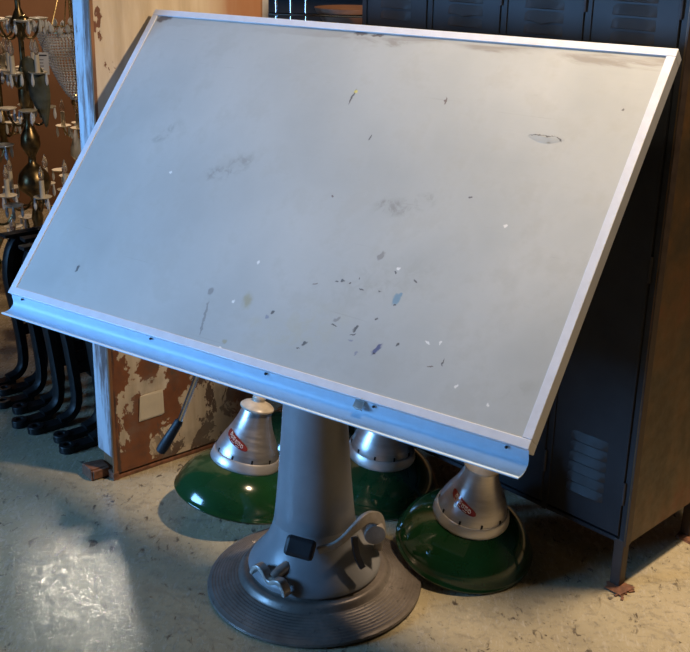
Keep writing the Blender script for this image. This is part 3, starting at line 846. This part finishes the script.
# basket chandelier of crystal strings
t = thing('crystal_basket_chandelier', 'crystal basket chandelier with beaded rim, partly behind the door edge', 'chandelier', (-1.305, 5.2, -.005), 0, 'glass and brass chandeliers hanging at the left')
bm = B()
def bask(u):   # u 0 top .. 1 bottom
    return .160 * (1 - u) ** .62 + .014, 1.275 - .33 * u
ring = bmesh.new(); ring.free()
for k in range(0, 26):
    u = k / 25; r, z = bask(u)
    nb = max(6, int(r * 2 * PI / .016))
    for i in range(nb):
        a = 2 * PI * (i + .5 * (k % 2)) / nb
        lathe(bm, [(0, .0072), (.0070, 0), (0, -.0076)], 5, Matrix.Translation((r * math.cos(a), r * math.sin(a), z)))
o = obj('bead_basket', bm, M['crystal'], t); o['kind'] = 'stuff'
for i in range(30):
    a = 2 * PI * i / 30; r = .180 + .006 * (i % 2)
    bm = B(); lathe(bm, [(0, .024), (.010, .012), (.014, 0), (.010, -.012), (0, -.022)], 6, Matrix.Translation((r * math.cos(a), r * math.sin(a), 1.285 + .012 * (i % 2))))
    obj('rim_crystal', bm, M['crystal'], t)
bm = B()
lathe(bm, [(.168, 1.275), (.176, 1.275), (.176, 1.283), (.168, 1.283), (.168, 1.275)], 40)
obj('ring', bm, M['brass'], t, smooth=40)
bm = B(); lathe(bm, [(0, .925), (.012, .93), (.016, .945), (.010, .955), (0, .955)], 14)
obj('finial', bm, M['brass'], t, smooth=40)
bm = B(); tube(bm, [V((0, 0, .98)), V((0, 0, ZC - .02))], .005, 8); 
for k in range(3):
    a = 2 * PI * k / 3; tube(bm, [V((.152 * math.cos(a), .152 * math.sin(a), 1.28)), V((0, 0, 1.62))], .003, 6)
obj('hanging_rod', bm, M['brass'], t)
bm = B(); lathe(bm, [(0, ZC), (.06, ZC), (.055, ZC - .012), (.02, ZC - .03), (0, ZC - .03)], 20); obj('ceiling_rose', bm, M['brass'], t, smooth=50)
# price tag hanging from its rim
tg = thing('price_tag', 'white price tag on a string hanging beside the crystal basket', 'price tag', (-1.437, 5.0, -.010))
bm = B(); box(bm, 0, 0, 1.150, .053, .001, .100, Matrix.Rotation(rad(1.5), 4, 'Y')); tc = obj('card', bm, M['tag'], tg)
bm = B(); tube(bm, [V((.03, 0, 1.198)), V((.031, .01, 1.24)), V((.034, .06, 1.262))], .0012, 6); obj('string', bm, M['ink'], tg)
bm = B()
box(bm, .030, -.0012, 1.186, .038, .0008, .006)
for z, w in ((1.166, .022), (1.152, .018), (1.138, .020), (1.124, .016)): box(bm, .022, -.0012, z, w, .0006, .0028)
obj('print', bm, M['ink'], tc)

# small one behind, hanging by the basket
stemC = [(0, .58), (.012, .585), (.02, .60), (.035, .63), (.05, .655), (.030, .68), (.014, .70), (.012, .92), (.022, .95), (.030, .97), (.014, 1.0), (0, 1.01)]
chandelier('small_brass_chandelier', 'small brass chandelier with pear-shaped glass body below the crystal basket', -1.455, 5.75, [(r * 1.1, z * 1.15 - .27) for r, z in stemC],
           [(.70, .08, 4, .01, .2, True), (.43, .13, 5, .03, .5, False)], metal='brass',
           glassy=[([(0, .52), (.035, .53), (.055, .56), (.052, .60), (.034, .66), (.018, .72), (.014, .74), (0, .74)], 'crystal')])
# one cut off by the picture edge
stemD = [(0, .26), (.02, .27), (.03, .30), (.016, .34), (.03, .38), (.05, .42), (.028, .46), (.014, .50), (.014, .70), (.03, .74), (.018, .78), (.012, .82), (.012, 1.1), (0, 1.12)]
chandelier('bright_brass_chandelier', 'bright brass chandelier low at the left edge with square cream sleeves', -1.49, 4.30, [(r, z + .08) for r, z in stemD],
           [(.60, .10, 4, .03, .35, False), (.43, .09, 3, .02, .1, True), (.86, .09, 4, .02, .6, False)], metal='brass')
chandelier('hall_chandelier', 'brass chandelier cut off by the left edge, clear candle bulbs high up', -1.77, 5.45, [(r, z + .36) for r, z in stemD],
           [(1.03, .13, 5, .02, .25, True), (.76, .11, 5, .03, .5, False), (1.25, .11, 4, .03, .1, False)], metal='dark_brass')

# ------------------------------------------------------------------ dark shelving in the gap between door and lockers
sh = thing('shelving_rack', 'black shelving rack with chrome uprights between door and lockers', 'shelf', (-.10, 4.35, 0), rad(-8))
bm = B()
for z in (.35, .95, 1.36, 1.75): box(bm, 0, 0, z, .80, .36, .022)
obj('shelf_board', bm, M['shelf'], sh, bevel=.003)
bm = B(); box(bm, 0, .19, .95, .82, .012, 1.88); obj('back_panel', bm, M['shelf'], sh)
for x, y in ((-.40, -.18), (-.40, .18), (.40, -.18), (.40, .18)):
    bm = B(); tube(bm, [V((x, y, 0)), V((x, y, 1.9))], .011, 12)
    obj('upright', bm, M['chrome'], sh, smooth=40)
for x in (-.155, -.098, -.040):
    bm = B(); tube(bm, [V((x, -.170, 1.3705)), V((x, -.170, 1.7395))], .005, 10); obj('guard_rod', bm, M['chrome'], sh, smooth=40)
bm = B(); tube(bm, [V((-.40, -.180, 1.436)), V((.40, -.180, 1.436))], .006, 10); obj('front_rail', bm, M['chrome'], sh, smooth=40)
bm = B(); lathe(bm, [(0, 0), (.06, 0), (.10, .03), (.13, .07), (.135, .085), (.125, .085), (.09, .05), (0, .03)], 40)
tag(obj('wooden_bowl', bm, M['wood_dark'], loc=(.0, 4.29, 1.3725), smooth=50), 'brown round bowl on the dark shelf behind the board', 'bowl')

# ------------------------------------------------------------------ lamps of the room and daylight
def area(name, loc, target, sx, sy, power, col, shape='RECTANGLE', spread=None):
    d = bpy.data.lights.new(name, 'AREA'); d.shape = shape; d.size = sx; d.size_y = sy; d.energy = power; d.color = col
    if spread: d.spread = spread
    o = bpy.data.objects.new(name, d); COL.objects.link(o); o.location = loc
    o.rotation_euler = (V(target) - V(loc)).to_track_quat('-Z', 'Y').to_euler()
    return o

def ceiling_lamp(x, y, z, power, col, label, r=.12, aim=None, spread=None):
    t = thing('ceiling_lamp', label, 'ceiling lamp', (x, y, 0))
    bm = B(); lathe(bm, [(0, z + .12), (.03, z + .12), (.05, z + .09), (r, z + .02), (r + .01, z + .01), (r, z + .012), (.04, z + .085), (0, z + .09)], 32)
    obj('lamp_shade', bm, M['dark_steel'], t, smooth=50)
    bm = B(); tube(bm, [V((0, 0, z + .115)), V((0, 0, ZC - .001))], .006, 8); obj('cord', bm, M['rubber'], t)
    d = bpy.data.lights.new('lamp', 'AREA'); d.shape = 'DISK'; d.size = 2 * r * .85; d.energy = power; d.color = col
    o = bpy.data.objects.new('lamp', d); COL.objects.link(o); o.location = (x, y, z - .004)
    if aim: o.rotation_euler = (V(aim) - V((x, y, z))).to_track_quat('-Z', 'Y').to_euler()
    if spread: d.spread = spread
    return t
WARM = (1.0, .72, .44)
ceiling_lamp(.295, 1.58, 2.75, 8, (1.0, .86, .66), 'ceiling lamp above the drafting table')
ceiling_lamp(-1.75, 5.95, 2.42, 11, (1.0, .72, .52), 'ceiling lamp beyond the chandeliers', .09, spread=rad(112))
area('floor_glint_light', (-1.75, 5.95, 2.40), (-.72, 2.50, 0), .14, .14, .25, (1.0, .91, .74), spread=rad(30))  # added narrow beam without a fixture, strengthens the glint on the floor
ceiling_lamp(1.02, 2.64, 2.85, 92, (1.0, .735, .485), 'ceiling lamp over the front of the lockers')
area('window_daylight', (XL + .02, (WY0 + WY1) / 2, (WZ0 + WZ1) / 2), (-.85, 2.78, 1.0), WY1 - WY0 - .1, WZ1 - WZ0 - .1, 33, (.19, .475, .96), spread=rad(66))

w = bpy.data.worlds.new('world'); scene.world = w; w.use_nodes = True
w.node_tree.nodes['Background'].inputs['Color'].default_value = (.30, .38, .5, 1)
w.node_tree.nodes['Background'].inputs['Strength'].default_value = .02

vs_ = scene.view_settings
vs_.view_transform = 'Standard'; vs_.look = 'None'; vs_.gamma = 1; vs_.use_curve_mapping = False
vs_.exposure = 0.0
